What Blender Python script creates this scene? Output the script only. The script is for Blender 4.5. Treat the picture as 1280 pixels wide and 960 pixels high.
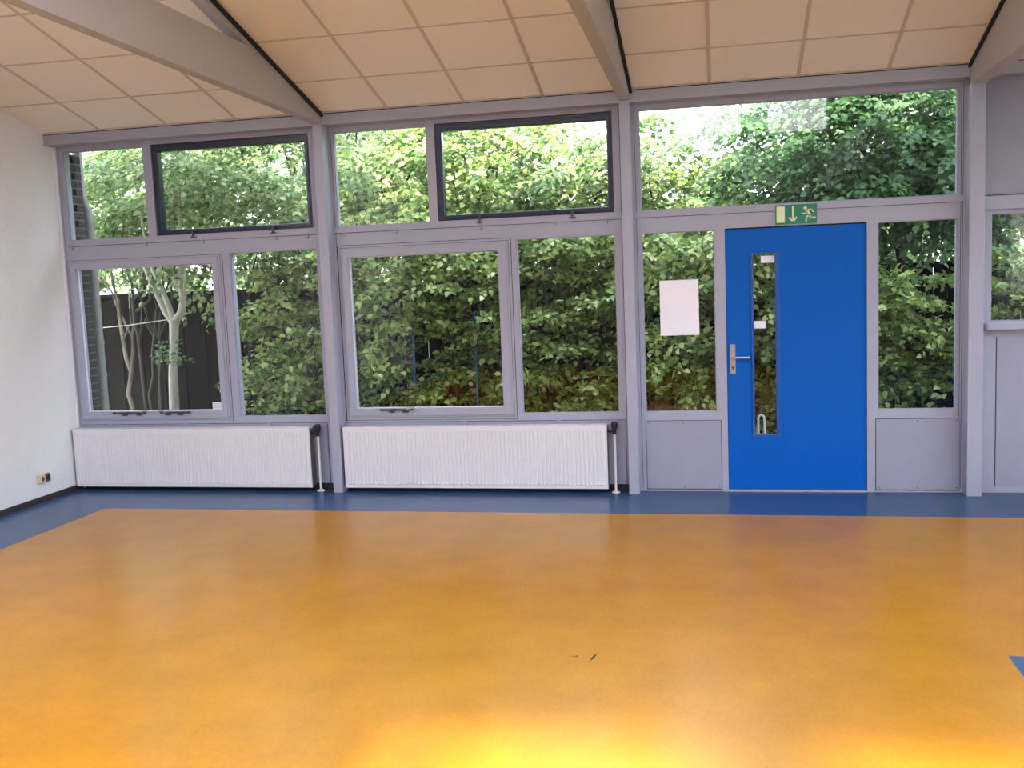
import bpy, bmesh, math, random
import numpy as np
from mathutils import Vector, Matrix

for o in list(bpy.data.objects): bpy.data.objects.remove(o, do_unlink=True)
S = bpy.context.scene
COL = S.collection

# ------------------------------------------------------------------ camera
cd = bpy.data.cameras.new('camera'); cam = bpy.data.objects.new('camera', cd); COL.objects.link(cam)
S.camera = cam
cd.sensor_width = 36.0; cd.sensor_fit = 'HORIZONTAL'
cd.lens = 1247.2 / 1280 * 36.0
cd.clip_start = 0.05; cd.clip_end = 300
yaw, pitch, roll = [math.radians(a) for a in (-11.9623, -6.1984, -2.2854)]
fw = Vector((math.sin(yaw)*math.cos(pitch), math.cos(yaw)*math.cos(pitch), math.sin(pitch)))
rt = Vector((math.cos(yaw), -math.sin(yaw), 0)); up = rt.cross(fw)
r2 = rt*math.cos(roll) + up*math.sin(roll); u2 = -rt*math.sin(roll) + up*math.cos(roll)
M = Matrix((r2, u2, -fw)).transposed().to_4x4()
M.translation = Vector((5.6026, -7.8338, 1.7331))
cam.matrix_world = M

# ------------------------------------------------------------------ light
SUN_STRENGTH = 11.0
SKY_STRENGTH = 3.3
EXPOSURE = 1.36
FILL_LAMP = 43.0
W = bpy.data.worlds.new('sky'); S.world = W; W.use_nodes = True
nt = W.node_tree; nt.nodes.clear()
sky = nt.nodes.new('ShaderNodeTexSky'); sky.sky_type = 'NISHITA'; sky.sun_disc = False
sky.sun_elevation = math.radians(38.2); sky.sun_rotation = math.radians(180); sky.air_density = 1.0; sky.dust_density = 3.0
mixs = nt.nodes.new('ShaderNodeMixRGB'); mixs.inputs[0].default_value = 0.6
sc = nt.nodes.new('ShaderNodeMixRGB'); sc.blend_type = 'MULTIPLY'; sc.inputs[0].default_value = 1.0
sc.inputs[2].default_value = (0.16, 0.16, 0.16, 1)
nt.links.new(sky.outputs[0], sc.inputs[1]); nt.links.new(sc.outputs[0], mixs.inputs[1])
mixs.inputs[2].default_value = (1.28, 1.36, 1.62, 1)
bg = nt.nodes.new('ShaderNodeBackground'); bg.inputs[1].default_value = SKY_STRENGTH
wo = nt.nodes.new('ShaderNodeOutputWorld')
nt.links.new(mixs.outputs[0], bg.inputs[0]); nt.links.new(bg.outputs[0], wo.inputs[0])
sd = bpy.data.lights.new('sun', 'SUN'); sun = bpy.data.objects.new('sun', sd); COL.objects.link(sun)
sd.energy = SUN_STRENGTH; sd.angle = math.radians(3.5); sd.color = (1.0, 0.95, 0.85)
sun.rotation_euler = Vector((-0.46, 5.71, -4.50)).to_track_quat('-Z', 'Y').to_euler()
def portal(name, loc, rot, sx, sy):
    ld = bpy.data.lights.new(name, 'AREA'); ld.shape = 'RECTANGLE'; ld.size = sx; ld.size_y = sy
    ld.cycles.is_portal = True
    o = bpy.data.objects.new(name, ld); COL.objects.link(o); o.location = loc; o.rotation_euler = rot
H = math.pi/2
portal('portal_rear_high', (6.11, -10.12, 4.22), (H, 0, 0), 2.7, .7)
portal('portal_side', (10.08, -5.3, 1.6), (H, 0, H), 8.6, 2.4)
S.view_settings.view_transform = 'Standard'; S.view_settings.look = 'None'
S.view_settings.exposure = EXPOSURE; S.view_settings.gamma = 1.0; S.view_settings.use_curve_mapping = False

# ------------------------------------------------------------------ materials
def mat(name, col, rough=.6, metal=0.0, noise=0.0, nscale=20.0, bump=0.0, bscale=200.0, spec=.5, stretch=None):
    m = bpy.data.materials.new(name); m.use_nodes = True
    t = m.node_tree; b = t.nodes['Principled BSDF']
    b.inputs['Roughness'].default_value = rough; b.inputs['Metallic'].default_value = metal
    b.inputs['Specular IOR Level'].default_value = spec
    tc = t.nodes.new('ShaderNodeTexCoord'); mp = t.nodes.new('ShaderNodeMapping')
    t.links.new(tc.outputs['Object'], mp.inputs[0])
    if stretch: mp.inputs['Scale'].default_value = stretch
    n = t.nodes.new('ShaderNodeTexNoise'); n.inputs['Scale'].default_value = nscale; n.inputs['Detail'].default_value = 5
    t.links.new(mp.outputs[0], n.inputs[0])
    cr = t.nodes.new('ShaderNodeMixRGB')
    cr.inputs[1].default_value = tuple(c*(1-noise) for c in col)+(1,); cr.inputs[2].default_value = tuple(min(1, c*(1+noise)) for c in col)+(1,)
    t.links.new(n.outputs[0], cr.inputs[0]); t.links.new(cr.outputs[0], b.inputs['Base Color'])
    if bump:
        n2 = t.nodes.new('ShaderNodeTexNoise'); n2.inputs['Scale'].default_value = bscale; n2.inputs['Detail'].default_value = 4
        t.links.new(mp.outputs[0], n2.inputs[0])
        bp = t.nodes.new('ShaderNodeBump'); bp.inputs['Strength'].default_value = bump; bp.inputs['Distance'].default_value = .01
        t.links.new(n2.outputs[0], bp.inputs['Height']); t.links.new(bp.outputs[0], b.inputs['Normal'])
    return m

LAV = mat('lavender_paint', (.36, .37, .46), .42, noise=.05, nscale=6, bump=.05, bscale=60)
LAV2 = mat('lavender_panel', (.31, .315, .40), .5, noise=.07, nscale=5, bump=.08, bscale=80)
BEAM = mat('beam_paint', (.42, .40, .385), .5, noise=.04, nscale=5)
WHITEP = mat('white_trim_paint', (.78, .77, .8), .4)
PLASTER = mat('white_plaster', (.78, .77, .77), .9, noise=.03, nscale=9, bump=.6, bscale=45)
BRICKIN = mat('rear_wall_paint', (.22, .19, .17), .85)
TILE = mat('ceiling_tile', (.88, .83, .73), .95, noise=.03, nscale=300, bump=.15, bscale=400)
GRID = mat('ceiling_grid', (.62, .53, .45), .6)
GRIDL = mat('ceiling_grid_cross', (.60, .52, .45), .6)
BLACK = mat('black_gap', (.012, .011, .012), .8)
NAVY = mat('navy_gloss_paint', (.018, .026, .055), .22, noise=.1)
NAVYR = NAVY
RAD = mat('radiator_enamel', (.74, .72, .76), .35, noise=.02, nscale=4)
RADG = mat('radiator_grille', (.11, .10, .10), .5)
PIPEW = mat('pipe_white', (.72, .69, .68), .35)
KNOB = mat('black_plastic', (.012, .013, .018), .45)
STEEL = mat('brushed_steel', (.55, .55, .55), .32, metal=1.0, noise=.08, nscale=60)
DSTEEL = mat('worn_steel', (.09, .09, .10), .4, metal=.8, noise=.2, nscale=60)
BLUE = mat('blue_door_paint', (.001, .105, .47), .45, spec=.15, noise=.03, nscale=8, bump=.03, bscale=90)
BLUED = mat('blue_bead_paint', (.006, .075, .34), .4)
PAPER = mat('white_paper', (.86, .84, .90), .8)
SKIRT = mat('dark_skirting', (.035, .028, .022), .5)
GREEN = mat('sign_green', (.01, .20, .12), .4)
LUMI = mat('sign_pale', (.72, .80, .50), .5)
CREAM = mat('socket_cream', (.62, .55, .38), .4)
BROWN = mat('socket_brown', (.10, .06, .03), .4)
MORTAR = mat('brick_mortar', (.13, .125, .11), .9)
BRICK = mat('dark_brick', (.035, .028, .026), .9, noise=.35, nscale=12, bump=.5, bscale=60)
ZINC = mat('downpipe_grey', (.24, .24, .22), .5, noise=.2, nscale=12)
FENCE = mat('dark_fence', (.003, .003, .003), .9, spec=.02, noise=.3, nscale=20, stretch=(1, 1, .1))
BARKP = mat('pale_bark', (.44, .42, .32), .85, noise=.35, nscale=30, bump=.5, bscale=60, stretch=(1, 1, .35))
BARKD = mat('dark_bark', (.03, .026, .019), .9, noise=.4, nscale=30, bump=.6, bscale=60, stretch=(1, 1, .3))
SOIL = mat('soil', (.07, .06, .04), .95, noise=.4, nscale=6, bump=.6, bscale=20)
ROOFM = mat('roof_felt', (.08, .08, .08), .9)
WIRE = mat('wire_rope', (.45, .43, .36), .6)
HOOP = mat('white_tube', (.85, .84, .80), .35)
BLUEP = mat('blue_tube', (.03, .16, .45), .35)
SCUFF = mat('scuff', (.05, .028, .006), .7, spec=.1)

def floor_mat(name, c1, c2, c3, rough):
    m = bpy.data.materials.new(name); m.use_nodes = True; t = m.node_tree; b = t.nodes['Principled BSDF']
    tc = t.nodes.new('ShaderNodeTexCoord')
    mp = t.nodes.new('ShaderNodeMapping'); mp.inputs['Scale'].default_value = (1, .45, 1); mp.inputs['Rotation'].default_value = (0, 0, .5)
    t.links.new(tc.outputs['Object'], mp.inputs[0])
    n = t.nodes.new('ShaderNodeTexNoise'); n.inputs['Scale'].default_value = 55; n.inputs['Detail'].default_value = 4; n.inputs['Roughness'].default_value = .7; n.inputs['Distortion'].default_value = .3
    t.links.new(mp.outputs[0], n.inputs[0])
    r = t.nodes.new('ShaderNodeValToRGB'); e = r.color_ramp.elements
    e[0].position = .15; e[0].color = c1+(1,); e[1].position = .85; e[1].color = c3+(1,)
    x = e.new(.5); x.color = c2+(1,)
    t.links.new(n.outputs[0], r.inputs[0]); n4 = t.nodes.new('ShaderNodeTexNoise'); n4.inputs['Scale'].default_value = 2.6; n4.inputs['Detail'].default_value = 7; n4.inputs['Roughness'].default_value = .62
    t.links.new(tc.outputs['Object'], n4.inputs[0])
    m4 = t.nodes.new('ShaderNodeMapRange'); m4.inputs[1].default_value = .3; m4.inputs[2].default_value = .7; m4.inputs[3].default_value = .88; m4.inputs[4].default_value = 1.06
    mm = t.nodes.new('ShaderNodeVectorMath'); mm.operation = 'SCALE'
    t.links.new(n4.outputs[0], m4.inputs[0]); t.links.new(r.outputs[0], mm.inputs[0]); t.links.new(m4.outputs[0], mm.inputs['Scale'])
    t.links.new(mm.outputs[0], b.inputs['Base Color']); b.inputs['Specular IOR Level'].default_value = .30
    b.inputs['Roughness'].default_value = rough
    n3 = t.nodes.new('ShaderNodeTexNoise'); n3.inputs['Scale'].default_value = 9; n3.inputs['Detail'].default_value = 3
    t.links.new(tc.outputs['Object'], n3.inputs[0])
    bp = t.nodes.new('ShaderNodeBump'); bp.inputs['Strength'].default_value = .015; bp.inputs['Distance'].default_value = .02
    t.links.new(n3.outputs[0], bp.inputs['Height']); t.links.new(bp.outputs[0], b.inputs['Normal'])
    return m
ORANGE = floor_mat('orange_linoleum', (.40, .168, .0025), (.44, .19, .0035), (.48, .21, .0045), .27)
BLUEF = floor_mat('blue_linoleum', (.030, .070, .165), (.036, .082, .185), (.044, .095, .205), .28)

def glass_mat():
    m = bpy.data.materials.new('window_glass'); m.use_nodes = True; t = m.node_tree; t.nodes.clear()
    tr = t.nodes.new('ShaderNodeBsdfTransparent'); tr.inputs[0].default_value = (.93, .95, .94, 1)
    gl = t.nodes.new('ShaderNodeBsdfGlossy'); gl.inputs['Roughness'].default_value = .0
    fr = t.nodes.new('ShaderNodeFresnel'); fr.inputs[0].default_value = 1.5
    mu = t.nodes.new('ShaderNodeMath'); mu.operation = 'MULTIPLY'; mu.inputs[1].default_value = 0.55; mu.use_clamp = True
    mx = t.nodes.new('ShaderNodeMixShader'); out = t.nodes.new('ShaderNodeOutputMaterial')
    t.links.new(fr.outputs[0], mu.inputs[0]); t.links.new(mu.outputs[0], mx.inputs[0])
    t.links.new(tr.outputs[0], mx.inputs[1]); t.links.new(gl.outputs[0], mx.inputs[2]); t.links.new(mx.outputs[0], out.inputs[0])
    return m
GLASS = glass_mat()

def leaf_mat(name, cols, transl=.35):
    m = bpy.data.materials.new(name); m.use_nodes = True; t = m.node_tree; t.nodes.clear()
    g = t.nodes.new('ShaderNodeNewGeometry'); r = t.nodes.new('ShaderNodeValToRGB'); e = r.color_ramp.elements
    e[0].position = 0; e[0].color = cols[0]+(1,); e[1].position = 1; e[1].color = cols[-1]+(1,)
    for i, c in enumerate(cols[1:-1]):
        x = e.new((i+1)/(len(cols)-1)); x.color = c+(1,)
    t.links.new(g.outputs['Random Per Island'], r.inputs[0])
    p = t.nodes.new('ShaderNodeBsdfPrincipled'); p.inputs['Roughness'].default_value = .42; p.inputs['Specular IOR Level'].default_value = .45
    tl = t.nodes.new('ShaderNodeBsdfTranslucent'); mx = t.nodes.new('ShaderNodeMixShader'); mx.inputs[0].default_value = transl
    hs = t.nodes.new('ShaderNodeHueSaturation'); hs.inputs['Value'].default_value = 1.7; hs.inputs['Hue'].default_value = .485
    t.links.new(r.outputs[0], p.inputs['Base Color']); t.links.new(r.outputs[0], hs.inputs['Color']); t.links.new(hs.outputs[0], tl.inputs[0])
    out = t.nodes.new('ShaderNodeOutputMaterial')
    t.links.new(p.outputs[0], mx.inputs[1]); t.links.new(tl.outputs[0], mx.inputs[2]); t.links.new(mx.outputs[0], out.inputs[0])
    return m
LEAF_H = leaf_mat('hornbeam_leaf', [(.035, .08, .02), (.09, .17, .035), (.20, .32, .07), (.36, .46, .13), (.60, .62, .28)], .28)
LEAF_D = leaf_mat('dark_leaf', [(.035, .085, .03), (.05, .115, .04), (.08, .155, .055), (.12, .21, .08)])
LEAF_Y = leaf_mat('light_leaf', [(.045, .10, .025), (.08, .16, .045), (.13, .21, .07), (.21, .28, .11), (.34, .37, .18)], .35)

# ------------------------------------------------------------------ helpers
class MB:
    def __init__(s): s.v = []; s.f = []; s.m = []
    def add(s, vs, fs, mi=0):
        o = len(s.v); s.v += [tuple(v) for v in vs]; s.f += [tuple(i+o for i in f) for f in fs]; s.m += [mi]*len(fs); return s
    def box(s, x0, x1, y0, y1, z0, z1, mi=0):
        vs = [(x, y, z) for x in (x0, x1) for y in (y0, y1) for z in (z0, z1)]
        return s.add(vs, [(0, 1, 3, 2), (4, 6, 7, 5), (0, 4, 5, 1), (2, 3, 7, 6), (0, 2, 6, 4), (1, 5, 7, 3)], mi)
    def prism(s, pts, axis, a, b, mi=0):     # pts 2-D polygon in the other two axes
        def P(p, t):
            return {'x': (t, p[0], p[1]), 'y': (p[0], t, p[1]), 'z': (p[0], p[1], t)}[axis]
        n = len(pts); vs = [P(p, a) for p in pts]+[P(p, b) for p in pts]
        fs = [tuple(range(n)), tuple(range(2*n-1, n-1, -1))]+[(i, (i+1) % n, n+(i+1) % n, n+i) for i in range(n)]
        return s.add(vs, fs, mi)
    def tube(s, path, r, n=10, cap=True, mi=0):
        P = [Vector(p) for p in path]; R = r if isinstance(r, (list, tuple)) else [r]*len(P)
        o = len(s.v); ref = None; vs = []; fs = []
        for i, p in enumerate(P):
            d = (P[min(i+1, len(P)-1)]-P[max(i-1, 0)]).normalized()
            if ref is None:
                ref = d.orthogonal().normalized()
            ref = (ref - d*ref.dot(d)).normalized(); q = d.cross(ref)
            for k in range(n):
                a = 2*math.pi*k/n; vs.append(p+(ref*math.cos(a)+q*math.sin(a))*R[i])
        for i in range(len(P)-1):
            for k in range(n):
                fs.append((i*n+k, i*n+(k+1) % n, (i+1)*n+(k+1) % n, (i+1)*n+k))
        if cap: fs += [tuple(range(n-1, -1, -1)), tuple(range((len(P)-1)*n, len(P)*n))]
        return s.add(vs, fs, mi)
    def plate(s, x0, x1, z0, z1, holes, y0, y1, mi=0):   # solid slab in xz with rectangular holes
        xs = sorted({x0, x1, *[min(max(h[i], x0), x1) for h in holes for i in (0, 1)]})
        zs = sorted({z0, z1, *[min(max(h[i], z0), z1) for h in holes for i in (2, 3)]})
        def solid(i, j):
            if i < 0 or j < 0 or i >= len(xs)-1 or j >= len(zs)-1: return False
            cx = (xs[i]+xs[i+1])/2; cz = (zs[j]+zs[j+1])/2
            return not any(h[0] < cx < h[1] and h[2] < cz < h[3] for h in holes)
        for i in range(len(xs)-1):
            for j in range(len(zs)-1):
                if not solid(i, j): continue
                a, b, c, d = xs[i], xs[i+1], zs[j], zs[j+1]
                s.add([(a, y0, c), (b, y0, c), (b, y0, d), (a, y0, d)], [(0, 1, 2, 3)], mi)
                s.add([(a, y1, c), (b, y1, c), (b, y1, d), (a, y1, d)], [(3, 2, 1, 0)], mi)
                if not solid(i-1, j): s.add([(a, y0, c), (a, y1, c), (a, y1, d), (a, y0, d)], [(3, 2, 1, 0)], mi)
                if not solid(i+1, j): s.add([(b, y0, c), (b, y1, c), (b, y1, d), (b, y0, d)], [(0, 1, 2, 3)], mi)
                if not solid(i, j-1): s.add([(a, y0, c), (b, y0, c), (b, y1, c), (a, y1, c)], [(3, 2, 1, 0)], mi)
                if not solid(i, j+1): s.add([(a, y0, d), (b, y0, d), (b, y1, d), (a, y1, d)], [(0, 1, 2, 3)], mi)
        return s
    def build(s, name, mats, parent=None, smooth=False, bevel=0.0, merge=True):
        me = bpy.data.meshes.new(name); me.from_pydata(s.v, [], s.f)
        if not isinstance(mats, (list, tuple)): mats = [mats]
        for m in mats: me.materials.append(m)
        me.polygons.foreach_set('material_index', s.m)
        bm = bmesh.new(); bm.from_mesh(me)
        if merge: bmesh.ops.remove_doubles(bm, verts=bm.verts, dist=1e-5)
        bmesh.ops.recalc_face_normals(bm, faces=bm.faces)
        bm.to_mesh(me); bm.free()
        if smooth:
            me.polygons.foreach_set('use_smooth', [True]*len(me.polygons))
            me.set_sharp_from_angle(angle=math.radians(35))
        o = bpy.data.objects.new(name, me); COL.objects.link(o)
        if bevel:
            b = o.modifiers.new('bevel', 'BEVEL'); b.width = bevel; b.segments = 2; b.limit_method = 'ANGLE'
        if parent is not None:
            o.parent = parent
            o.matrix_parent_inverse = parent.matrix_world.inverted() if False else Matrix.Translation(-parent.location)
        return o
def struct(o, label=None):
    o['kind'] = 'structure'
    if label: o['label'] = label
    return o
def tag(o, label, cat, group=None, kind=None):
    o['label'] = label; o['category'] = cat
    if group: o['group'] = group
    if kind: o['kind'] = kind
    return o
def empty(name, loc=(0, 0, 0)):
    o = bpy.data.objects.new(name, None); COL.objects.link(o); o.location = loc; o.empty_display_size = .1
    return o

# ------------------------------------------------------------------ room shell
SL = math.tan(math.radians(15.3))
def ceil(y): return 3.076 + SL*(-y-.172)
XR, YB = 9.95, -10.0

# floor: orange field, blue borders, scuffs
m = MB(); xs = [0, .727, 6.802, XR]; ys = [YB, -3.30, -.80, 0.05]
for i in range(3):
    for j in range(3):
        blue = i == 0 or j == 2 or (i == 2 and j == 0)
        a, b, c, d = xs[i], xs[i+1], ys[j], ys[j+1]
        m.add([(a, c, 0), (b, c, 0), (b, d, 0), (a, d, 0)], [(0, 1, 2, 3)], 1 if blue else 0)
m.box(-.2, XR+.2, YB-.2, .12, -.15, -.001, 0)
for (cx, cy, L, w, a) in ((5.012, -3.50, .08, .012, 1.35), (5.0, -3.555, .03, .005, 1.0), (4.935, -3.50, .018, .012, 1.5), (4.925, -3.50, .05, .004, 0.1), (4.27, -1.08, .05, .010, .1)):
    c, s_ = math.cos(a), math.sin(a); pts = []
    for k in range(10):
        t = 2*math.pi*k/10; px, py = L/2*math.cos(t), w/2*math.sin(t); pts.append((cx+px*c-py*s_, cy+px*s_+py*c, .0006))
    m.add(pts, [tuple(range(10))], 2)
struct(m.build('floor', [ORANGE, BLUEF, SCUFF]))

# side walls follow the ceiling slope
m = MB(); m.prism([(0.056, 0), (YB-.15, 0), (YB-.15, ceil(YB)+.05), (0.02, ceil(0.02)), (0.02, 2.95), (0.056, 2.95)], 'x', -.22, -.0005, 0)
struct(m.build('wall_left', PLASTER))
m = MB()
m.plate(YB-.15, .1, 0, ceil(YB)+.1, [(-9.5, -6.6, .45, 2.75), (-6.45, -3.8, .45, 2.75), (-3.65, -1.1, .45, 2.75)], 0, .2)
m.v = [(XR+p[1], p[0], min(p[2], ceil(p[0])+.02)) for p in m.v]
struct(m.build('wall_right', PLASTER, merge=False))
RW = [(4.81, 6.02, 3.92, 4.58), (6.40, 7.43, 3.92, 4.58)]
m = MB(); m.plate(0, XR, 0, ceil(YB)+.02, RW, YB-.2, YB)
struct(m.build('wall_back', BRICKIN, merge=False))
WN = [20]
def rear_window(x0, x1, z0, z1, y, side=False):
    n = WN[0]; WN[0] += 1
    mm = MB(); holes = []
    k = 2 if (x1-x0) > 2 else 1; w = (x1-x0)/k
    for i in range(k): holes.append((x0+i*w+.04, x0+(i+1)*w-.04, z0+.05, z1-.05))
    mm.plate(x0, x1, z0, z1, holes, y-.03, y+.03)
    g = MB()
    for h in holes: g.box(h[0], h[1], y-.003, y+.003, h[2], h[3])
    if side:
        for q in (mm, g): q.v = [(XR+.1+(p[1]-y), p[0], p[2]) for p in q.v]
    fr = struct(mm.build('window_%d' % n, WHITEP, merge=False)); g.build('glass', GLASS, fr)
for (a, b, c, d) in RW: rear_window(a, b, c, d, YB-.06)
for (a, b) in ((-9.5, -6.6), (-6.45, -3.8), (-3.65, -1.1)): rear_window(a, b, .45, 2.75, 0, True)  # unseen side windows, added to let more daylight into the room

# ceiling with tile grid
m = MB(); y0, y1 = -.165, YB-.2
def cpoly(xa, xb, ya, yb, d0, d1, mi):   # slab between depths d0 (lower) and d1 measured down from the ceiling plane
    m.prism([(ya, ceil(ya)-d0), (yb, ceil(yb)-d0), (yb, ceil(yb)-d1), (ya, ceil(ya)-d1)], 'x', xa, xb, mi)
cpoly(-.1, XR+.1, y0, y1, 0, -.12, 0)
bays = [(0, 2.43, [.55, 1.17, 1.79]), (2.51, 4.88, [3.07, 3.69, 4.31]), (4.96, 7.335, [5.55, 6.175, 6.79]), (7.437, XR, [8.0, 8.62, 9.24])]
rows = [-.70-.598*k for k in range(16)]
for xa, xb, xl in bays:
    for x in xl: cpoly(x-.012, x+.012, y0-.005, y1+.25, .004, 0, 1)
    for y in rows:
        if y > YB+.05: cpoly(xa+.02, xb-.02, y+.009, y-.009, .003, -.001, 2)
    cpoly(xa+.02, xb-.02, -.19, -.205, .004, 0, 2)
struct(m.build('ceiling', [TILE, GRID, GRIDL], merge=False))
# roof with overhang; unseen raised edge added to shade the planting
m = MB()
m.prism([(.42, 3.05), (.42, 3.75), (.30, 3.75), (.30, 3.22), (y1-.2, ceil(y1)+.42), (y1-.2, ceil(y1)+.14), (y0, ceil(y0)+.14), (.05, 3.12)], 'x', -.4, XR+.4)
struct(m.build('roof', ROOFM)); bpy.data.objects['roof'].name = 'roof'

# rafters with tie beams, black shadow gaps
posts = [(2.430, 2.510, 3.000, .018, 3.0), (4.880, 4.960, 3.005, .072, 3.0), (7.335, 7.437, 2.938, 0.0, 2.94)]
for i, (xa, xb, zb, k, zp) in enumerate(posts):
    m = MB()
    yj = -1.40
    e = -9.9
    zt = min(zb+(-e-.17)*k, 3.30)
    m.prism([(-.160, zb), (e, zt), (e, 3.42), (yj, 3.345), (yj, ceil(yj)-.002), (-.160, ceil(-.160)-.002)], 'x', xa, xb)
    m.prism([(yj, ceil(yj)-.002), (yj, 3.345), (e, ceil(e)-.085), (e, ceil(e)-.002)], 'x', xa, xb)
    o = m.build('trim_%d' % (i+1), BEAM, merge=False); struct(o, ['tapered ceiling beam with open wedge above the left post', 'tapered ceiling beam above the middle post', 'tapered ceiling beam above the right post'][i])
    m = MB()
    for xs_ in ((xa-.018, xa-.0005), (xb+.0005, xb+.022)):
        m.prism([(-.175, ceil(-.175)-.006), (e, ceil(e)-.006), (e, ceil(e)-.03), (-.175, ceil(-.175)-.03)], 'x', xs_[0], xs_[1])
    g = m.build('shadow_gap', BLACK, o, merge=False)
FILL_LAMPM = bpy.data.materials.new('fill_lamp_diffuser'); FILL_LAMPM.use_nodes = True  # fill lamps out of view, added to brighten the room
_b = FILL_LAMPM.node_tree.nodes['Principled BSDF']; _b.inputs['Emission Color'].default_value = (.88, .94, 1.09, 1); _b.inputs['Emission Strength'].default_value = FILL_LAMP
_nm = iter(['%s added fill lamp of the %s row at the unseen rear of the room' % (a, b) for b in ('front', 'back') for a in ('leftmost', 'middle', 'rightmost')])
for (lx, ly) in ((1.3, -6.0), (3.7, -6.0), (6.15, -6.0), (1.3, -8.6), (3.7, -8.6), (6.15, -8.6)):
    t = tag(empty('added_fill_lamp', (lx, ly, ceil(ly)-.004)), next(_nm), 'lamp', 'added fill lamps at the unseen rear of the room')
    def slab(a, b, c, d_, e0, e1):
        q = MB(); q.prism([(c, ceil(c)-e0), (d_, ceil(d_)-e0), (d_, ceil(d_)-e1), (c, ceil(c)-e1)], 'x', a, b); return q
    slab(lx-.62, lx+.62, ly+.2, ly-.2, .006, .06).build('housing', WHITEP, t)
    slab(lx-.59, lx+.59, ly+.17, ly-.17, .06, .068).build('diffuser', FILL_LAMPM, t)
# top plate
m = MB()
for xa, xb, _ in bays: m.box(xa+.001, xb-.001, -.172, -.036, 2.985, 3.068)
m.box(.001, XR-.001, -.160, .09, 3.0, 3.12)
o = struct(m.build('trim_4', LAV, bevel=0, merge=False), 'lavender top plate running above the windows')
m = MB()
for xa, xb, _ in bays: m.box(xa+.002, xb-.002, -.171, -.15, 3.066, 3.080)
m.build('shadow_gap', BLACK, o, merge=False)
# posts
for i, (xa, xb, zb, k, zp) in enumerate(posts):
    m = MB(); m.box(xa, xb, -.172, .06, 0, zp)
    struct(m.build('trim_%d' % (5+i), LAV, bevel=.003), ['lavender post between the two radiators', 'lavender post left of the blue door', 'lavender post right of the blue door'][i])
m = MB(); m.box(.001, .022, -.062, -.036, .55, 2.985); m.box(.001, .03, -.05, -.036, .0, 2.985, 1)
struct(m.build('trim_8', [WHITEP, LAV]), 'white sealing strip where left wall meets the window frame')

# ------------------------------------------------------------------ front wall framework
F = -.035
zu = (2.183, 2.943); zh = (2.189, 2.951); zl = (.624, 2.015); zc = (.603, 2.012)
W1 = (.072, .834, *zu); W2 = (.909, 2.335, *zh); W3 = (.045, 1.48, *zc); W4 = (1.565, 2.344, *zl)
W5 = (2.54, 3.328, *zu); W6 = (3.40, 4.810, *zh); W7 = (2.550, 3.965, *zc); W8 = (4.026, 4.806, *zl)
W9 = (5.012, 7.288, *zu); W10 = (5.012, 5.56, *zl); W11 = (6.740, 7.288, *zl); DR = (5.641, 6.664, 0.012, 2.022)
W12 = (7.515, 9.85, 1.262, 2.035)
m = MB(); m.plate(0, XR, 0, 3.0, [W1, W2, W3, W4, W5, W6, W7, W8, W9, W10, W11, DR, W12], F, .055, 0)
# raised lip of the transom, small plates and seams
for xa, xb in ((.05, 2.43), (2.512, 4.878), (4.962, 7.333)):
    m.box(xa, xb, F-.012, F, 2.135, 2.180, 0)
    m.box(xa, xb, F-.0005, F, 2.1315, 2.135, 1)
for x in (.10, .81, 1.34, 2.0, 2.28, 2.60, 3.05, 3.75, 4.35, 4.75):
    m.box(x-.008, x+.008, F-.016, F, 2.105, 2.15, 2)
# casement rebates
for (a, b, c, d) in (W3, W7):
    for q in ((a-.022, a-.017, c-.02, d+.02), (b+.017, b+.022, c-.02, d+.02), (a-.022, b+.022, c-.02, c-.0165), (a-.022, b+.022, d+.017, d+.021)):
        if q[0] > .03: m.box(q[0], q[1], F-.0006, F, q[2], q[3], 1)
for xg in (2.525, 4.864, 4.978, 7.306, 7.320):
    m.box(xg, xg+.003, F-.0006, F, .03, 2.97, 1)
for xa, xb in ((.03, 2.42), (2.512, 4.875)):
    m.box(xa, xb, F-.018, F-.0121, 0, .055, 1)  # black strips stand in for the shade under the radiators
# board seam below the windows
for xa, xb in ((.03, 2.35), (2.512, 4.85)):
    m.box(xa, xb, F-.012, F, .02, .566, 2); m.box(xa, xb, F-.0006, F, .5665, .5700, 1)
    m.box(xb+.003, xb+.006, F-.001, F, .03, .56, 1)
# infill panels beside the door and in the right bay
for (a, b) in ((5.014, 5.588), (6.727, 7.312)):
    m.plate(a-.004, b+.004, .012, .560, [(a, b, .018, .556)], F-.001, F, 1)
    m.box(a, b, F-.007, F, .02, .556, 2)
    for x in (a+.02, (a+b)/2, b-.02):
        for z in (.035, .54): m.tube([(x, F-.0085, z), (x, F-.006, z)], .004, 8, mi=1)
m.plate(a-.004, b+.004, .012, .560, [(a, b, .018, .5595)], F-.001, F, 1)
m.box(7.56, XR-.05, F-.006, F, .045, 1.15, 2); m.box(7.555, 7.56, F-.001, F, .045, 1.15, 1)
m.box(7.44, XR, F-.006, F, 2.172, 2.975, 2); m.box(7.44, XR, F-.0305, F-.0, 2.165, 2.168, 1)
struct(m.build('wall_front', [LAV, BLACK, LAV2], merge=False))
# sill in the right bay
m = MB()
pts = [(7.455, F), (7.455, -.115), (7.462, -.135), (7.48, -.145), (XR-.01, -.145), (XR-.01, F)]
m.prism(pts, 'z', 1.205, 1.258)
m.box(7.44, XR-.01, F-.03, F-.0002, 2.062, 2.165, 0)
struct(m.build('trim_9', LAV, bevel=.008), 'rounded lavender window board below the far right window')

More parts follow.
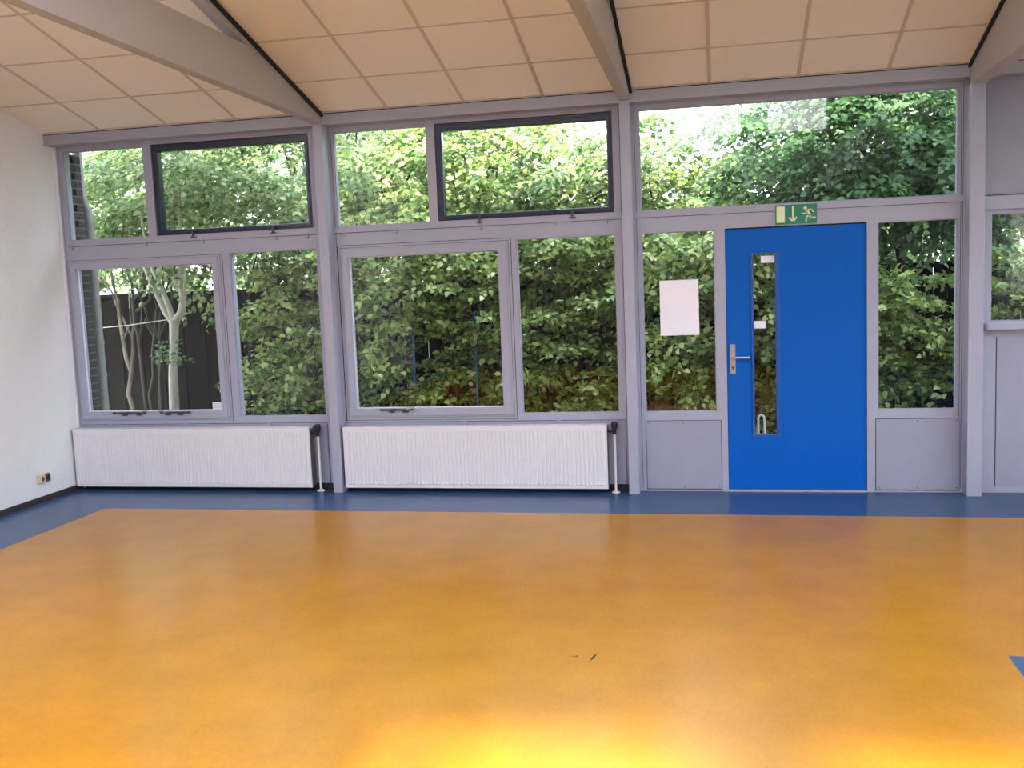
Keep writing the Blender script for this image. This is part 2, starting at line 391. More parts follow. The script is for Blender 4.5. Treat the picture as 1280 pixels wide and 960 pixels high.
def pane(parent, r, y=.0):
    g = MB(); g.box(r[0]-.004, r[1]+.004, y-.003, y+.003, r[2]-.004, r[3]+.004)
    return g.build('glass', GLASS, parent)
def bead(parent, r, name='glazing_bead', y=0.0, w=.010, mt=None):
    b = MB(); b.plate(r[0]+.0005, r[1]-.0005, r[2]+.0005, r[3]-.0005, [(r[0]+w, r[1]-w*.6, r[2]+w, r[3]-w*.6)], y-.016, y-.004)
    return b.build(name, mt or LAV, parent, merge=False)
def fixed_window(n, r, label):
    e = struct(empty('window_%d' % n, ((r[0]+r[1])/2, 0, r[2])), label)
    pane(e, r); bead(e, r, w=.008)
    return e
fixed_window(1, W1, 'upper fixed window in the left corner')
fixed_window(4, W4, 'lower fixed window right of the left casement')
fixed_window(5, W5, 'upper fixed window of the middle bay')
fixed_window(8, W8, 'lower fixed window right of the middle casement')
fixed_window(9, W9, 'wide fixed window above the blue door')
fixed_window(10, W10, 'sidelight left of the blue door')
fixed_window(11, W11, 'sidelight right of the blue door')
fixed_window(12, W12, 'window in the far right bay')

def hopper(n, r, latches, label):
    e = struct(empty('window_%d' % n, ((r[0]+r[1])/2, 0, r[2])), label)
    h = (r[0]+.052, r[1]-.042, r[2]+.042, r[3]-.060)
    f = MB(); f.plate(r[0]+.004, r[1]-.003, r[2]+.004, r[3]-.004, [h], -.022, .05)
    f.plate(r[0]+.022, r[1]-.018, r[2]+.018, r[3]-.024, [h], -.030, -.022)
    f.build('sash', NAVY, e, bevel=.003)
    pane(e, h, .02)
    g = MB(); g.plate(r[0]-.002, r[1]+.002, r[2]-.002, r[3]+.002, [(r[0]+.004, r[1]-.004, r[2]+.004, r[3]-.004)], -.01, .045); g.build('gasket', BLACK, e, merge=False)
    for x in latches:
        l = MB(); l.box(x-.026, x+.026, F-.020, F-.001, r[2]-.030, r[2]-.022); l.box(x-.006, x+.006, F-.032, F-.004, r[2]-.03, r[2]+.022)
        l.tube([(x-.014, F-.03, r[2]+.004), (x+.02, F-.03, r[2]+.004)], .0045, 8); l.tube([(x, F-.034, r[2]-.036), (x, F-.034, r[2]-.02)], .009, 10)
        l.build('latch', DSTEEL, e)
    return e
hopper(2, W2, (1.26, 1.985), 'dark blue hopper window of the left bay')
hopper(6, W6, (3.745, 4.485), 'dark blue hopper window of the middle bay')

def casement(n, r, h, stays, label):
    e = struct(empty('window_%d' % n, ((r[0]+r[1])/2, 0, r[2])), label)
    f = MB()
    f.plate(r[0]+.003, r[1]-.003, r[2]+.003, r[3]-.003, [h], -.042, .04)
    f.plate(r[0]+.020, r[1]-.020, r[2]+.020, r[3]-.020, [h], -.055, -.042)
    f.build('sash', LAV, e, bevel=.003)
    b = MB(); b.plate(h[0]-.004, h[1]+.004, h[2]-.004, h[3]+.004, [(h[0]+.007, h[1]-.005, h[2]+.005, h[3]-.007)], -.018, -.004); b.build('glazing_bead', WHITEP, e, merge=False)
    pane(e, h)
    g = MB(); g.plate(r[0]-.002, r[1]+.002, r[2]-.002, r[3]+.002, [(r[0]+.0045, r[1]-.0045, r[2]+.0045, r[3]-.0045)], -.03, .03); g.build('gasket', BLACK, e, merge=False)
    for (a, c) in stays:   # a = hinge end, c = tip
        s_ = MB(); z = h[2]-.008; y = -.078
        s_.tube([(a, y, z), (c, y, z)], .0075, 10); d = 1 if c > a else -1
        s_.tube([(c-d*.05, y-.002, z+.002), (c-d*.02, y-.006, z+.014), (c+d*.012, y-.006, z+.016)], [.008, .010, .008], 10, mi=1)
        s_.tube([(a-d*.025, y+.004, z), (a, y, z)], [.006, .011], 10)
        for q in (a+(c-a)*.3, a+(c-a)*.75):
            s_.box(q-.022, q+.022, -.076, -.055, z-.026, z-.014); s_.tube([(q, -.078, z-.022), (q, -.078, z)], .006, 8)
        s_.build('stay', [DSTEEL, STEEL], e, smooth=True)
    return e
e3 = casement(3, W3, (.111, 1.407, .684, 1.935), ((.40, .70), (1.10, .84)), 'left casement window')
e7 = casement(7, W7, (2.62, 3.878, .684, 1.935), ((2.86, 3.12),), 'middle casement window')
lk = MB(); lk.box(3.42, 3.47, -.062, -.054, .655, .668); lk.tube([(3.445, -.07, .662), (3.445, -.055, .662)], .008, 8); lk.build('latch', STEEL, e7)

# ------------------------------------------------------------------ blue door
d = struct(empty('door_1', ((DR[0]+DR[1])/2, 0, 0)), 'blue door with a narrow glass slot')
vp = (5.843, 6.008, .440, 1.822)
m = MB(); m.plate(DR[0]+.004, DR[1]-.004, .014, DR[3]-.010, [vp], -.022, .022)
m.build('door_leaf', BLUE, d, bevel=.0015)
m = MB(); m.plate(vp[0]-.016, vp[1]+.028, vp[2]-.024, vp[3]+.012, [(vp[0]+.002, vp[1]-.002, vp[2]+.002, vp[3]-.002)], -.032, -.022)
m.build('glazing_bead', BLUED, d, bevel=.003)
pane(d, vp)
m = MB(); m.plate(DR[0]-.001, DR[1]+.001, DR[2], DR[3]+.001, [(DR[0]+.005, DR[1]-.005, DR[2]+.002, DR[3]-.0105)], -.018, .02); m.build('gasket', BLACK, d, merge=False)
m = MB(); m.prism([(5.667+x, .915+z) for x, z in ((.002, 0), (.036, 0), (.038, .002), (.038, .226), (.036, .228), (.002, .228), (0, .226), (0, .002))], 'y', -.031, -.022)
pl = m.build('handle_plate', STEEL, d, bevel=.001)
m = MB(); m.tube([(5.686, -.031, 1.045), (5.686, -.080, 1.045)], .010, 14); m.tube([(5.686, -.070, 1.045), (5.700, -.083, 1.045), (5.80, -.083, 1.045), (5.812, -.082, 1.045)], [.0095, .010, .010, .009], 14)
m.build('lever', STEEL, pl, smooth=True)
m = MB(); m.tube([(5.686, -.034, .965), (5.686, -.031, .965)], .009, 14); m.box(5.6825, 5.6895, -.034, -.031, .945, .965); m.build('keyhole', DSTEEL, pl, smooth=True)
m = MB(); m.box(5.60, 6.70, -.05, .055, .0, .011); m.build('threshold', LAV, d)

# ------------------------------------------------------------------ exit sign
sg = tag(empty('exit_sign', (6.160, F-.006, 2.031)), 'green emergency exit sign with arrow and running figure above the blue door', 'sign')
Y0 = F-.0125
m = MB(); m.box(6.011, 6.311, Y0-.004, F-.0121, 2.031, 2.175)
m.build('sign_board', GREEN, sg, bevel=.001)
m = MB(); m.box(6.009, 6.313, Y0-.0035, Y0-.001, 2.029, 2.177, 0); m.build('sign_edge', mat('sign_edge_pale', (.35, .55, .42), .5), sg)
def SP(px, py): return (6.011+(px-403)/301*.300, 2.175-(py-148-(704-px)*.017)/142*.144)
yf = Y0-.0052
def strokes(lst):
    mm = MB()
    for (p, q, w) in lst:
        a = Vector(SP(*p)); b = Vector(SP(*q)); dd = (b-a).normalized() if (b-a).length > 0 else Vector((1, 0)); nn = Vector((-dd.y, dd.x)); w = w/1000
        pts = []
        for k in range(7):
            t = math.pi/2+math.pi*k/6; pts.append(a+dd*math.cos(t)*w+nn*math.sin(t)*w)
        for k in range(7):
            t = -math.pi/2+math.pi*k/6; pts.append(b+dd*math.cos(t)*w+nn*math.sin(t)*w)
        mm.prism([(p_.x, p_.y) for p_ in pts], 'y', yf, Y0-.0038)
    return mm
m = MB(); m.box(6.021, 6.080, yf, Y0-.0038, 2.045, 2.163); m.build('door_symbol', LUMI, sg)
strokes([((531, 165), (531, 268), 6), ((531, 277), (507, 247), 6), ((531, 277), (556, 245), 6)]).build('arrow_symbol', LUMI, sg, merge=False)
strokes([((620, 178), (620.1, 178), 12), ((632, 200), (652, 228), 10.5), ((640, 192), (664, 190), 5), ((664, 190), (677, 207), 5), ((632, 205), (618, 219), 5), ((618, 219), (597, 217), 4.5),
         ((652, 228), (661, 250), 7), ((661, 250), (690, 249), 5.5), ((648, 230), (627, 246), 7), ((627, 246), (624, 275), 5.5)]).build('running_figure_symbol', LUMI, sg, merge=False)

# paper and stickers
m = MB(); m.box(5.141, 5.437, -.0070, -.0060, 1.222, 1.648)
tag(m.build('paper_sheet', PAPER), 'blank white paper sheet stuck on the glass left of the blue door', 'paper')
m = MB(); m.box(5.905, 6.004, -.0050, -.0040, 1.753, 1.805)
tag(m.build('paper_sticker', PAPER), 'small white sticker at the top of the narrow glass in the blue door', 'sticker', 'small white stickers on the glass')
m = MB(); m.box(5.847, 5.934, -.0050, -.0040, 1.258, 1.315)
tag(m.build('paper_sticker', PAPER), 'small white sticker halfway up the narrow glass in the blue door', 'sticker', 'small white stickers on the glass')
m = MB(); m.box(1.298, 1.385, -.0050, -.0040, .690, .750, 0)
for k in range(4): m.box(1.306, 1.377, -.0053, -.0050, .702+k*.011, .706+k*.011, 1)
tag(m.build('paper_sticker', [PAPER, mat('sticker_print', (.5, .5, .52), .7)]), 'small white sticker in the lower right corner of the left casement window', 'sticker', 'small white stickers on the glass')

# socket on the left wall
sk = tag(empty('wall_socket', (0, -.565, .155)), 'small cream and brown double wall socket low on the white left wall', 'socket')
m = MB(); m.box(.0005, .012, -.645, -.495, .158, .238); m.build('backplate', CREAM, sk, bevel=.004)
m = MB(); m.box(.012, .034, -.640, -.572, .163, .233); fr1 = m.build('socket_face', CREAM, sk, bevel=.006)
m = MB(); m.box(.012, .030, -.568, -.500, .163, .233); fr2 = m.build('socket_face', BROWN, sk, bevel=.006)
for fr_, yc, mt in ((fr1, -.606, BROWN), (fr2, -.534, BLACK)):
    m = MB(); m.tube([(.029, yc, .198), (.0352, yc, .198)], .020, 20); m.build('socket_well', mt, fr_)

# skirting
m = MB(); m.prism([(.0, .0), (.012, .0), (.012, .042), (.009, .048), (.0, .048)], 'y', YB+.01, -.04)
struct(m.build('baseboard_left', SKIRT))

# ------------------------------------------------------------------ radiators
def radiator(x0, x1, label):
    t = tag(empty('radiator', ((x0+x1)/2, -.10, 0)), label, 'radiator', 'panel radiators under the windows')
    zb, zt, yf_, yb = .038, .542, -.152, -.062
    m = MB()   # fluted front
    n = int((x1-x0-.03)/.0333); p = (x1-x0-.03)/n; prof = []
    x = x0+.015
    prof.append((x0, yf_+.002)); 
    for i in range(n):
        prof += [(x+.004, yf_), (x+p-.010, yf_), (x+p-.006, yf_+.006), (x+p-.001, yf_+.006)]
        x += p
    prof.append((x1, yf_+.002)); prof += [(x1, yf_+.016), (x0, yf_+.016)]
    # flutes between the two horizontal ribs
    m.prism(prof, 'z', zb+.028, zt-.040)
    m.box(x0, x1, yf_-.001, yf_+.016, zb, zb+.028); m.box(x0, x1, yf_-.001, yf_+.016, zt-.040, zt-.012)
    for i in range(n): m.tube([(x0+.015+p*(i+.4), yf_-.0015, zb+.030), (x0+.015+p*(i+.4), yf_+.004, zb+.044)], .0125, 8)
    m.build('front_panel', RAD, t, merge=False)
    m = MB(); m.box(x0+.02, x1-.02, -.100, -.088, zb+.005, zt-.03); m.build('rear_panel', RAD, t)
    m = MB(); m.box(x0, x1, yf_-.0015, yf_+.012, zt-.012, zt+.002); m.box(x0, x1, yb-.008, yb, zt-.03, zt+.002)
    m.box(x0, x0+.01, yf_, yb, zt-.012, zt+.002); m.box(x1-.01, x1, yf_, yb, zt-.012, zt+.002)
    nb = int((x1-x0)/.02)
    for i in range(nb): xx = x0+(i+.5)*(x1-x0)/nb; m.box(xx-.0055, xx+.0055, yf_+.010, yb-.006, zt-.006, zt+.0005)
    m.build('top_grille', RAD, t, merge=False)
    for xx in (x0+.0015, x1-.0015):
        m = MB(); m.box(xx-.0015, xx+.0015, yf_+.003, yb, zb+.004, zt-.012)
        for k in range(3): m.box(xx-.003, xx+.003, yf_+.022+k*.022, yf_+.030+k*.022, zb+.02, zt-.03)
        m.build('side_cover', RADG, t, merge=False)
    for q in (.14, .47, .82):
        xx = x0+(x1-x0)*q; m = MB(); m.box(xx-.016, xx+.016, -.061, -.052, .40, .575)
        m.build('bracket', LAV2, t)
    # valve, pipe and floor collar
    xp = x1+.055; yp = -.105
    m = MB(); m.tube([(xp, yp, .004), (xp, yp, .475)], .0105, 14); m.build('supply_pipe', PIPEW, t, smooth=True)
    m = MB(); m.tube([(xp, yp, .0005), (xp, yp, .006), (xp, yp, .018)], [.034, .032, .012], 20); m.build('floor_collar', PIPEW, t, smooth=True)
    m = MB(); m.tube([(xp, yp, .465), (xp, yp, .50)], [.014, .016], 14); m.tube([(xp, yp, .492), (x1-.012, yp, .492)], .012, 14)
    v = m.build('valve', KNOB, t, smooth=True)
    m = MB(); m.tube([(xp, yp, .50), (xp, yp, .515), (xp, yp, .545), (xp, yp, .562), (xp, yp, .568)], [.015, .023, .026, .023, .010], 16)
    m.tube([(xp+.02, yp, .535), (xp+.036, yp, .535)], .004, 8); m.build('thermostat_knob', KNOB, v, smooth=True)
    return t
radiator(.02, 2.236, 'white ribbed panel radiator under the left casement window')
radiator(2.53, 4.715, 'white ribbed panel radiator under the middle casement window, left of the blue door')

# ------------------------------------------------------------------ outside
m = MB(); m.box(-25, 35, .25, 60, -.12, -.05); m.box(-25, 35, -45, YB-.3, -.12, -.05); m.box(XR+.3, 35, YB-.3, .25, -.12, -.05); m.box(-25, -.3, YB-.3, .25, -.12, -.05)
struct(m.build('ground', SOIL, merge=False))
m = MB()
m.box(-.62, -.0012, .057, .305, 0, 2.95, 1)
for r in range(42):
    for c in range(3):
        a = -.62+c*.22+(r % 2)*.11; b = min(a+.205, -.0002)
        if a < -.01: m.box(a, b, .305, .312, .004+r*.07, .062+r*.07)
for r in range(42):
    for c in range(2):
        a = .062+c*.16-(r % 2)*.05; a = max(a, .06); b = min(a+.15, .30); m.box(-.0005, .003, a, b, .004+r*.07, .062+r*.07)
struct(m.build('wall_outside', [BRICK, MORTAR], merge=False), 'dark brick wall end outside the left corner window')

dp = tag(empty('downpipe', (.0, .47, 0)), 'grey rain downpipe outside at the left edge of the left windows', 'downpipe')
m = MB(); m.tube([(-.022, .40, -.05), (-.022, .40, 2.36), (-.03, .40, 2.46), (-.08, .40, 2.60), (-.09, .40, 3.04)], .043, 20); m.build('pipe', ZINC, dp, smooth=True)
for z in (.95, 1.25, 2.3):
    m = MB(); m.tube([(-.022, .40, z), (-.022, .40, z+.035)], .049, 20); m.build('pipe_clip', ZINC, dp, smooth=True)

def fence():
    t = tag(empty('garden_fence', (4, 3.2, 0)), 'dark garden fence standing behind the hedge and trees', 'fence')
    m = MB()
    x = -4.0; i = 0
    while x < 13:
        m.box(x, x+.135, 3.20+(i % 2)*.012, 3.222+(i % 2)*.012, -.05, 1.66); x += .14; i += 1
    m.build('fence_boards', FENCE, t, merge=False)
    m = MB(); m.box(-4, 13, 3.16, 3.25, 1.66, 1.70); m.build('top_rail', FENCE, t)
    x = -3.8
    while x < 13:
        m = MB(); m.box(x, x+.09, 3.105, 3.195, -.05, 1.66); m.build('fence_post', FENCE, t); x += 1.85
fence()

hp = tag(empty('bicycle_hoop', (5.94, 1.2, -.05)), 'white tubular hoop standing outside behind the glass of the blue door', 'hoop')
m = MB(); pth = [(5.912, 1.2, -.05), (5.912, 1.2, .385)]+[(5.938-.026*math.cos(math.pi*k/8), 1.2, .385+.030*math.sin(math.pi*k/8)) for k in range(1, 8)]+[(5.964, 1.2, .385), (5.964, 1.2, -.05)]
m.tube(pth, .0095, 10); m.build('tube', HOOP, hp, smooth=True)
for x, lab in ((2.655, 'slim blue post in the hedge behind the left half of the middle casement'), (3.28, 'slim blue post in the hedge behind the right half of the middle casement')):
    p_ = tag(empty('blue_post', (x, 1.50, -.05)), lab, 'post')
    m = MB(); m.tube([(x, 1.50, -.05), (x, 1.50, 1.36)], .012, 10); m.build('shaft', BLUEP, p_, smooth=True)
    m = MB(); m.tube([(x, 1.50, 1.36), (x, 1.50, 1.39)], [.016, .010], 10); m.build('cap', BLUEP, p_, smooth=True)
m = MB(); m.tube([(-.75, 1.32, 1.36), (-.3, 1.31, 1.385), (.26, 1.28, 1.44)], .0045, 6)
tag(m.build('guy_rope', WIRE), 'thin pale rope stretched from the pale tree towards the downpipe', 'rope')

# --- foliage
rng = np.random.default_rng(7)
def leaves(name, P, D, N, L, matl, parent, width=.62):
    # P base points, D leaf directions, N normals, L lengths
    n = len(P); D = D/np.linalg.norm(D, axis=1)[:, None]
    N = N-(N*D).sum(1)[:, None]*D; N /= np.linalg.norm(N, axis=1)[:, None]+1e-9
    Wd = np.cross(D, N)
    prof = [(0, 0, 0), (.28, .40, .10), (.62, .36, .10), (1, 0, -.10), (.62, -.36, .10), (.28, -.40, .10), (.45, 0, -.02)]
    V = np.empty((n, 7, 3))
    L = L[:, None]
    for i, (a, b, c) in enumerate(prof): V[:, i] = P+D*a*L+Wd*b*L*width*1.25+N*c*L
    tri = np.array([(6, 0, 1), (6, 1, 2), (6, 2, 3), (6, 3, 4), (6, 4, 5), (6, 5, 0)])
    T = (tri[None]+7*np.arange(n)[:, None, None]).reshape(-1)
    me = bpy.data.meshes.new(name); me.vertices.add(n*7); me.vertices.foreach_set('co', V.reshape(-1).astype(np.float32))
    nt_ = n*6; me.loops.add(nt_*3); me.loops.foreach_set('vertex_index', T.astype(np.int32))
    me.polygons.add(nt_); me.polygons.foreach_set('loop_start', np.arange(0, nt_*3, 3, dtype=np.int32)); me.polygons.foreach_set('loop_total', np.full(nt_, 3, dtype=np.int32))
    me.materials.append(matl); me.update(calc_edges=True); me.validate()
    o = bpy.data.objects.new(name, me); COL.objects.link(o)
    o.parent = parent; o.matrix_parent_inverse = Matrix.Translation(-parent.location)
    return o
def sprays(O, Dm, k, step, leafL, face):
    """O spray origins, Dm main directions, k leaves each; face = mean normal"""
    n = len(O); Dm = Dm/np.linalg.norm(Dm, axis=1)[:, None]
    Nn = np.array(face)[None]+rng.normal(0, .38, (n, 3)); Nn /= np.linalg.norm(Nn, axis=1)[:, None]
    Sd = np.cross(Dm, Nn); Sd /= np.linalg.norm(Sd, axis=1)[:, None]+1e-9
    Ps, Ds, Ns, Ls = [], [], [], []
    for i in range(k):
        t = (i+.5)*step
        p = O+Dm*t; p[:, 2] -= 1.1*t*t
        sg_ = 1 if i % 2 else -1
        d_ = Dm*.65+sg_*Sd*.8 if i < k-1 else Dm.copy()
        d_ = d_+rng.normal(0, .16, (n, 3)); d_[:, 2] -= .25
        Ps.append(p+rng.normal(0, .006, (n, 3))); Ds.append(d_); Ns.append(Nn+rng.normal(0, .30, (n, 3))); Ls.append(leafL*rng.uniform(.65, 1.15, n))
    return np.concatenate(Ps), np.concatenate(Ds), np.concatenate(Ns), np.concatenate(Ls)
def stem_path(p0, p1, wob, n=7):
    P = []
    for i in range(n):
        t = i/(n-1); P.append(tuple(p0[a]+(p1[a]-p0[a])*t+(rng.normal(0, wob) if 0 < i < n-1 else 0) for a in range(3)))
    return P
def taper(r0, r1, n=7): return [r0+(r1-r0)*i/(n-1) for i in range(n)]

def boughs(C, Dr, length, per, spread):
    nb = len(C); t = rng.uniform(0, 1, (nb, per)); Dr = Dr/np.linalg.norm(Dr, axis=1)[:, None]
    Sd = np.cross(Dr, np.array([[0, 0, 1.]])); Sd /= np.linalg.norm(Sd, axis=1)[:, None]+1e-9
    sg = rng.choice([-1, 1], (nb, per))
    O = C[:, None]+Dr[:, None]*(t*length)[..., None]
    O[..., 2] -= .35*(t*length)**2
    O += rng.normal(0, spread, O.shape)*np.array([1, 1, .45])
    D = Dr[:, None]*.75+Sd[:, None]*sg[..., None]*rng.uniform(.3, .9, (nb, per, 1))+rng.normal(0, .12, O.shape)
    return O.reshape(-1, 3), D.reshape(-1, 3)
def hedge_shrub(x, w, y0_, dep, h, n, label, mt=LEAF_H, leafL=.078):
    t = tag(empty('hornbeam_shrub', (x, y0_+dep/2, -.05)), label, 'shrub', 'hedge shrubs outside the windows')
    nb = max(int(n/13), 12)
    C = np.stack([rng.uniform(x-w/2, x+w/2, nb), y0_+.12+(dep-.12)*rng.beta(1.0, 1.5, nb), .05+(h-.05)*rng.uniform(0, 1, nb)**.95], 1)
    C[:, 1] += .10*np.sin(C[:, 0]*5.1+C[:, 2]*3.7)
    Dr = np.stack([rng.normal(0, .8, nb), -rng.uniform(.2, 1, nb), rng.normal(.12, .22, nb)], 1)
    O, Dm = boughs(C, Dr, .28, 9, .03)
    P_, D_, N_, L_ = sprays(O, Dm, 6, .045, leafL, (0, -.55, .75))
    leaves('foliage', P_, D_, N_, L_, mt, t)
    m = MB(); r = random.Random(int(x*100))
    for s_ in range(4):
        bx = x+r.uniform(-w*.4, w*.4); by = y0_+dep*r.uniform(.3, .8)
        m.tube(stem_path((bx, by, -.05), (bx+r.uniform(-.15, .15), by+r.uniform(-.1, .1), h*.9), .03), taper(.024, .006), 7)
        for b in range(5):
            z = h*r.uniform(.15, .85)
            m.tube(stem_path((bx, by, z), (bx+r.uniform(-.35, .35), y0_+r.uniform(0, dep*.5), z+r.uniform(.0, .3)), .012, 5), taper(.009, .003, 5), 5)
    m.build('stems', BARKD, t, smooth=True, merge=False)

hs = [(.92, .55, 1.75, .7, 1.45, 420, 'low dark hedge shrub at the right edge of the left casement window'),
      (1.42, .75, 1.35, .8, 2.25, 900, 'hedge shrub behind the fixed lower window left of the first post'),
      (2.08, .80, 1.35, .8, 2.3, 950, 'hedge shrub behind the post between the radiators'),
      (2.78, .80, 1.30, .8, 2.3, 1000, 'hedge shrub behind the left half of the middle casement'),
      (3.45, .80, 1.30, .8, 2.2, 900, 'hedge shrub behind the right half of the middle casement'),
      (4.12, .80, 1.40, .8, 2.2, 850, 'hedge shrub behind the lower window left of the second post'),
      (4.80, .80, 1.35, .8, 2.2, 900, 'hedge shrub behind the post left of the blue door'),
      (5.42, .75, 1.30, .8, 2.1, 950, 'hedge shrub behind the white paper sheet'),
      (6.05, .75, 1.50, .7, 2.0, 850, 'hedge shrub seen through the narrow glass of the blue door'),
      (6.72, .85, 1.45, .8, 1.70, 900, 'hedge shrub hidden mostly behind the right half of the blue door'),
      (7.45, .85, 1.40, .8, 1.62, 950, 'clipped hedge shrub behind the sidelight right of the blue door'),
      (8.20, .85, 1.40, .8, 1.75, 900, 'hedge shrub behind the right bay next to the last post'),
      (8.95, .85, 1.40, .8, 1.85, 800, 'hedge shrub behind the far right window')]
for a in hs: hedge_shrub(*a)

def crown(t, cx, cy, cz, rx, ry, rz, n, mt, leafL, k=7, step=.055):
    nb = max(n//14, 10)
    u = rng.normal(0, 1, (nb, 3)); u /= np.linalg.norm(u, axis=1)[:, None]
    rad = rng.uniform(.15, 1, nb)**.5
    C = np.array([cx, cy, cz])+u*rad[:, None]*np.array([rx, ry, rz])*.85
    Dr = u*.8+np.stack([rng.normal(0, .5, nb), -np.abs(rng.normal(0, .6, nb))-.2, rng.normal(.0, .15, nb)], 1)
    Dr[:, 2] *= .4
    O, Dm = boughs(C, Dr, .55, 14, .045)
    Dm[:, 2] -= .1
    # keep all leaves clear of the facade
    P_, D_, N_, L_ = sprays(O, Dm, k, step, leafL, (0, -.45, .8))
    ok = P_[:, 1] > .80
    leaves('foliage', P_[ok], D_[ok], N_[ok], L_[ok], mt, t)

def tree(x, y, h, cz, r, n, label, mt, bark=BARKD, leafL=.085, r0=.05, lean=0, cy=None):
    n = int(n*1.5); t = tag(empty('garden_tree', (x, y, -.05)), label, 'tree', 'garden trees outside')
    cy = y if cy is None else cy
    crown(t, x+lean, cy, cz, r[0], r[1], r[2], n, mt, leafL)
    m = MB(); fz = max(cz-r[2]*.7, 1.0)
    m.tube(stem_path((x, y, -.05), (x+lean*.4, y, fz), .02), taper(r0, r0*.7), 12)
    rr = random.Random(int(x*10+y*77))
    for b in range(7):
        a = rr.uniform(0, 6.28)
        m.tube(stem_path((x+lean*.4, y, fz-rr.uniform(0, .25)), (x+lean+r[0]*.75*math.cos(a), cy+r[1]*.7*math.sin(a), cz+r[2]*rr.uniform(.0, .8)), .05), taper(r0*.5, .006), 7)
    m.build('trunk', bark, t, smooth=True, merge=False)
    return t

# pale forked tree in the left casement
pt = tag(empty('garden_tree', (.215, 1.2, -.05)), 'slim pale-barked tree with a forked trunk in the left casement window', 'tree', 'garden trees outside')
m = MB()
bx, by = .25, 1.2
m.tube([(.205, by, -.05), (.213, by, .52), (.23, by, .9), (.265, by, 1.2), (.285, by, 1.43)], [.055, .050, .045, .043, .048], 14)
m.tube([(.285, by, 1.38), (.20, by, 1.50), (.08, by+.02, 1.74), (-.02, by+.05, 1.95), (-.2, by+.1, 2.3)], [.036, .030, .023, .02, .012], 10)
m.tube([(.285, by, 1.40), (.24, by, 1.56), (.15, by, 1.80), (.05, by, 2.05), (-.05, by+.1, 2.5)], [.036, .030, .025, .02, .010], 10)
m.tube([(.285, by, 1.40), (.37, by, 1.50), (.40, by, 1.64), (.38, by, 1.85), (.42, by, 2.2), (.38, by+.1, 2.8)], [.04, .040, .030, .024, .018, .008], 10)
m.tube([(.39, by, 1.60), (.45, by-.03, 1.8), (.44, by, 1.92), (.52, by, 2.05), (.62, by, 2.12)], [.012, .010, .008, .007, .005], 8)
m.tube([(.39, by, 1.60), (.33, by, 1.85), (.24, by+.02, 2.05), (.2, by, 2.3)], [.016, .013, .010, .006], 8)
m.tube([(.11, by, 1.70), (.0, by-.03, 1.73), (-.16, by-.04, 1.755), (-.17, by-.04, 1.56)], [.010, .008, .006, .004], 8)
m.build('trunk', BARKP, pt, smooth=True, merge=False)
crown(pt, .25, 1.75, 2.75, 1.0, .75, .85, 520, LEAF_Y, .075)
n = 14
O = np.array([[.22, 1.12, 1.10]])+rng.normal(0, 1, (n, 3))*np.array([.10, .03, .06])
P_, D_, N_, L_ = sprays(O, rng.normal(0, 1, (n, 3))*np.array([1, .5, .4])+np.array([0, -.2, 0]), 4, .03, .06, (0, -.5, .8))
leaves('foliage', P_, D_, N_, L_, LEAF_D, pt)

def multistem(x, y, label, seed, stems, h=2.4):
    t = tag(empty('garden_tree', (x, y, -.05)), label, 'tree', 'garden trees outside'); r = random.Random(seed); m = MB()
    for (dx, tx, rad) in stems:
        m.tube(stem_path((x+dx, y+r.uniform(-.05, .05), -.05), (x+dx+tx*.3, y, 1.25), .018), taper(rad, rad*.75), 9)
        m.tube(stem_path((x+dx+tx*.3, y, 1.25), (x+dx+tx, y+r.uniform(-.1, .3), h), .03), taper(rad*.75, .006), 8)
        m.tube(stem_path((x+dx+tx*.3, y, 1.2), (x+dx-tx*.9, y+r.uniform(-.1, .3), h*.95), .03), taper(rad*.5, .005), 7)
    m.build('trunk', BARKD, t, smooth=True, merge=False)
    crown(t, x, y+.5, 2.9, .9, .7, .85, 420, LEAF_Y, .07)
multistem(-.20, 1.5, 'brown multi-stemmed tree left of the pale forked tree', 3, [(-.05, -.2, .026), (.03, .35, .022), (.10, .1, .024)])
multistem(-.85, 2.0, 'leaning brown tree just right of the downpipe', 5, [(0, .55, .035), (.12, -.3, .03), (.3, .4, .02)])
multistem(.62, 1.9, 'thin crooked brown tree right of the pale forked tree', 8, [(.10, -.35, .020), (.0, .3, .018)])

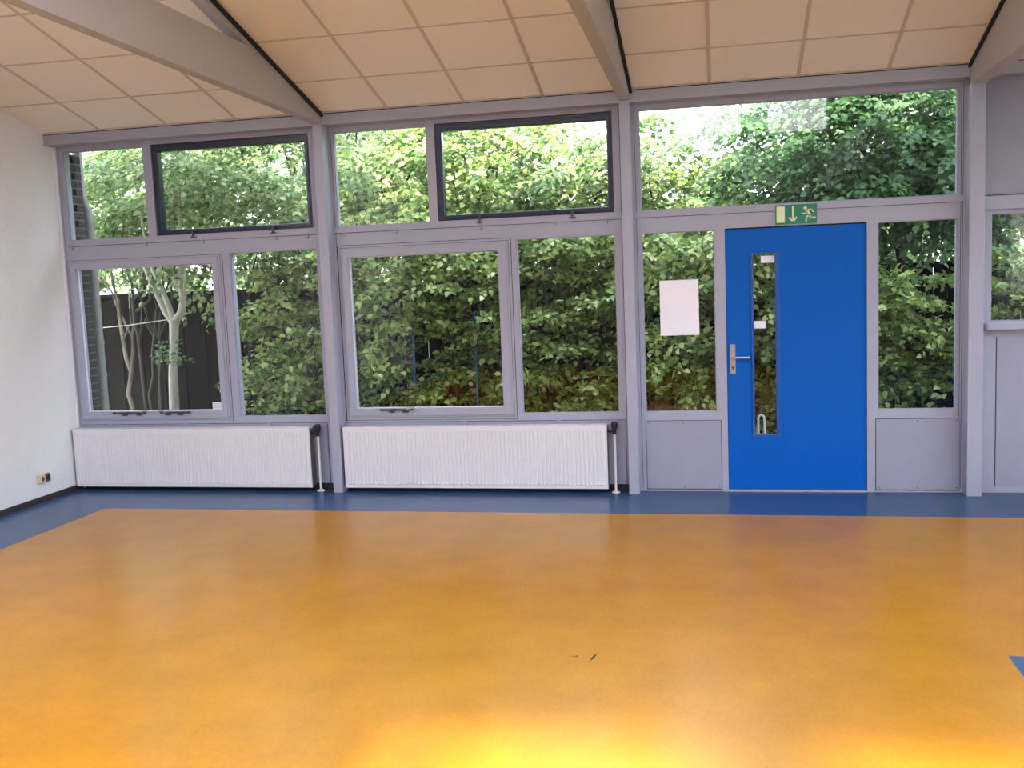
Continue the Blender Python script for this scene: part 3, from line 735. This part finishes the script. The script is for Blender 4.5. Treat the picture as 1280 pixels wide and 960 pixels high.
TR = [(4.72, 2.6, 4.5, 3.0, (.22, .35, .30), 60, 'slender tree top at the left end of the wide window above the door', LEAF_Y),
      (-1.9, 4.2, 4.5, 2.9, (1.4, 1.0, 1.3), 650, 'light green tree behind the fence at far left', LEAF_Y),
      (.3, 4.3, 4.5, 3.2, (1.4, 1.0, 1.4), 750, 'light green tree behind the fence and the pale forked tree', LEAF_Y),
      (1.7, 2.7, 4.5, 3.1, (1.05, .9, 1.15), 800, 'bushy tree filling the dark blue hopper window of the left bay', LEAF_Y),
      (2.9, 2.8, 4.5, 3.0, (1.0, .9, 1.15), 800, 'leafy tree in the small upper window of the middle bay', LEAF_H),
      (4.0, 2.9, 3.8, 2.38, (.95, .9, .80), 800, 'low leafy tree in the dark blue hopper window of the middle bay', LEAF_Y),
      (5.0, 3.0, 3.8, 2.30, (.95, .9, .75), 700, 'low green tree behind the left end of the wide window above the door', LEAF_H),
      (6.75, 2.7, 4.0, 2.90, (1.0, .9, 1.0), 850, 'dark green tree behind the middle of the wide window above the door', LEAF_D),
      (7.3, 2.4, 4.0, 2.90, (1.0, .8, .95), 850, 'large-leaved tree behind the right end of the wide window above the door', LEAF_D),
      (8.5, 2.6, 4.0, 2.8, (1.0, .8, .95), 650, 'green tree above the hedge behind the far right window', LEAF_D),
      (2.3, 5.2, 5, 3.3, (1.5, 1.0, 1.5), 650, 'tall tree behind the fence and the first post', LEAF_H),
      (5.9, 5.4, 5, 1.8, (1.4, 1.0, 1.3), 600, 'tall tree beyond the fence behind the blue door', LEAF_Y),
      (8.0, 5.2, 5, 3.2, (1.5, 1.0, 1.4), 600, 'bright tree beyond the fence at the right sidelight', LEAF_Y),
      (4.0, 6.0, 5, 1.7, (1.6, 1.0, 1.2), 600, 'distant bush beyond the fence behind the middle bay', LEAF_H)]
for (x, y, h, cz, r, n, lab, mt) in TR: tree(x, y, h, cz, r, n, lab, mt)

FAR = [(-5.2, 7.4, 2.5, 2.1, LEAF_Y, 'far light tree beyond the fence at the left corner window'),
       (-3.0, 7.8, 2.6, 2.1, LEAF_Y, 'far tree beyond the fence in the left casement'),
       (-.9, 7.4, 2.7, 2.1, LEAF_Y, 'far tree beyond the fence behind the left hopper window'),
       (1.2, 7.8, 2.5, 2.0, LEAF_H, 'far tree beyond the fence behind the first post'),
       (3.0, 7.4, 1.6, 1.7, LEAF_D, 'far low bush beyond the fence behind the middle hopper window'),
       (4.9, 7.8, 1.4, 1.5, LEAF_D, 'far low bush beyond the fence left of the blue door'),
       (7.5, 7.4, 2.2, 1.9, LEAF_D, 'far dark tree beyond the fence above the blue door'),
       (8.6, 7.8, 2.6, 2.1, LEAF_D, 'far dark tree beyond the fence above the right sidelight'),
       (10.6, 7.4, 2.3, 2.0, LEAF_Y, 'far light tree beyond the fence at the far right window')]
for (x, y, cz, rz, mt, lab) in FAR: tree(x, y, 5, cz, (1.35, .8, rz), 480, lab, mt, leafL=.13)
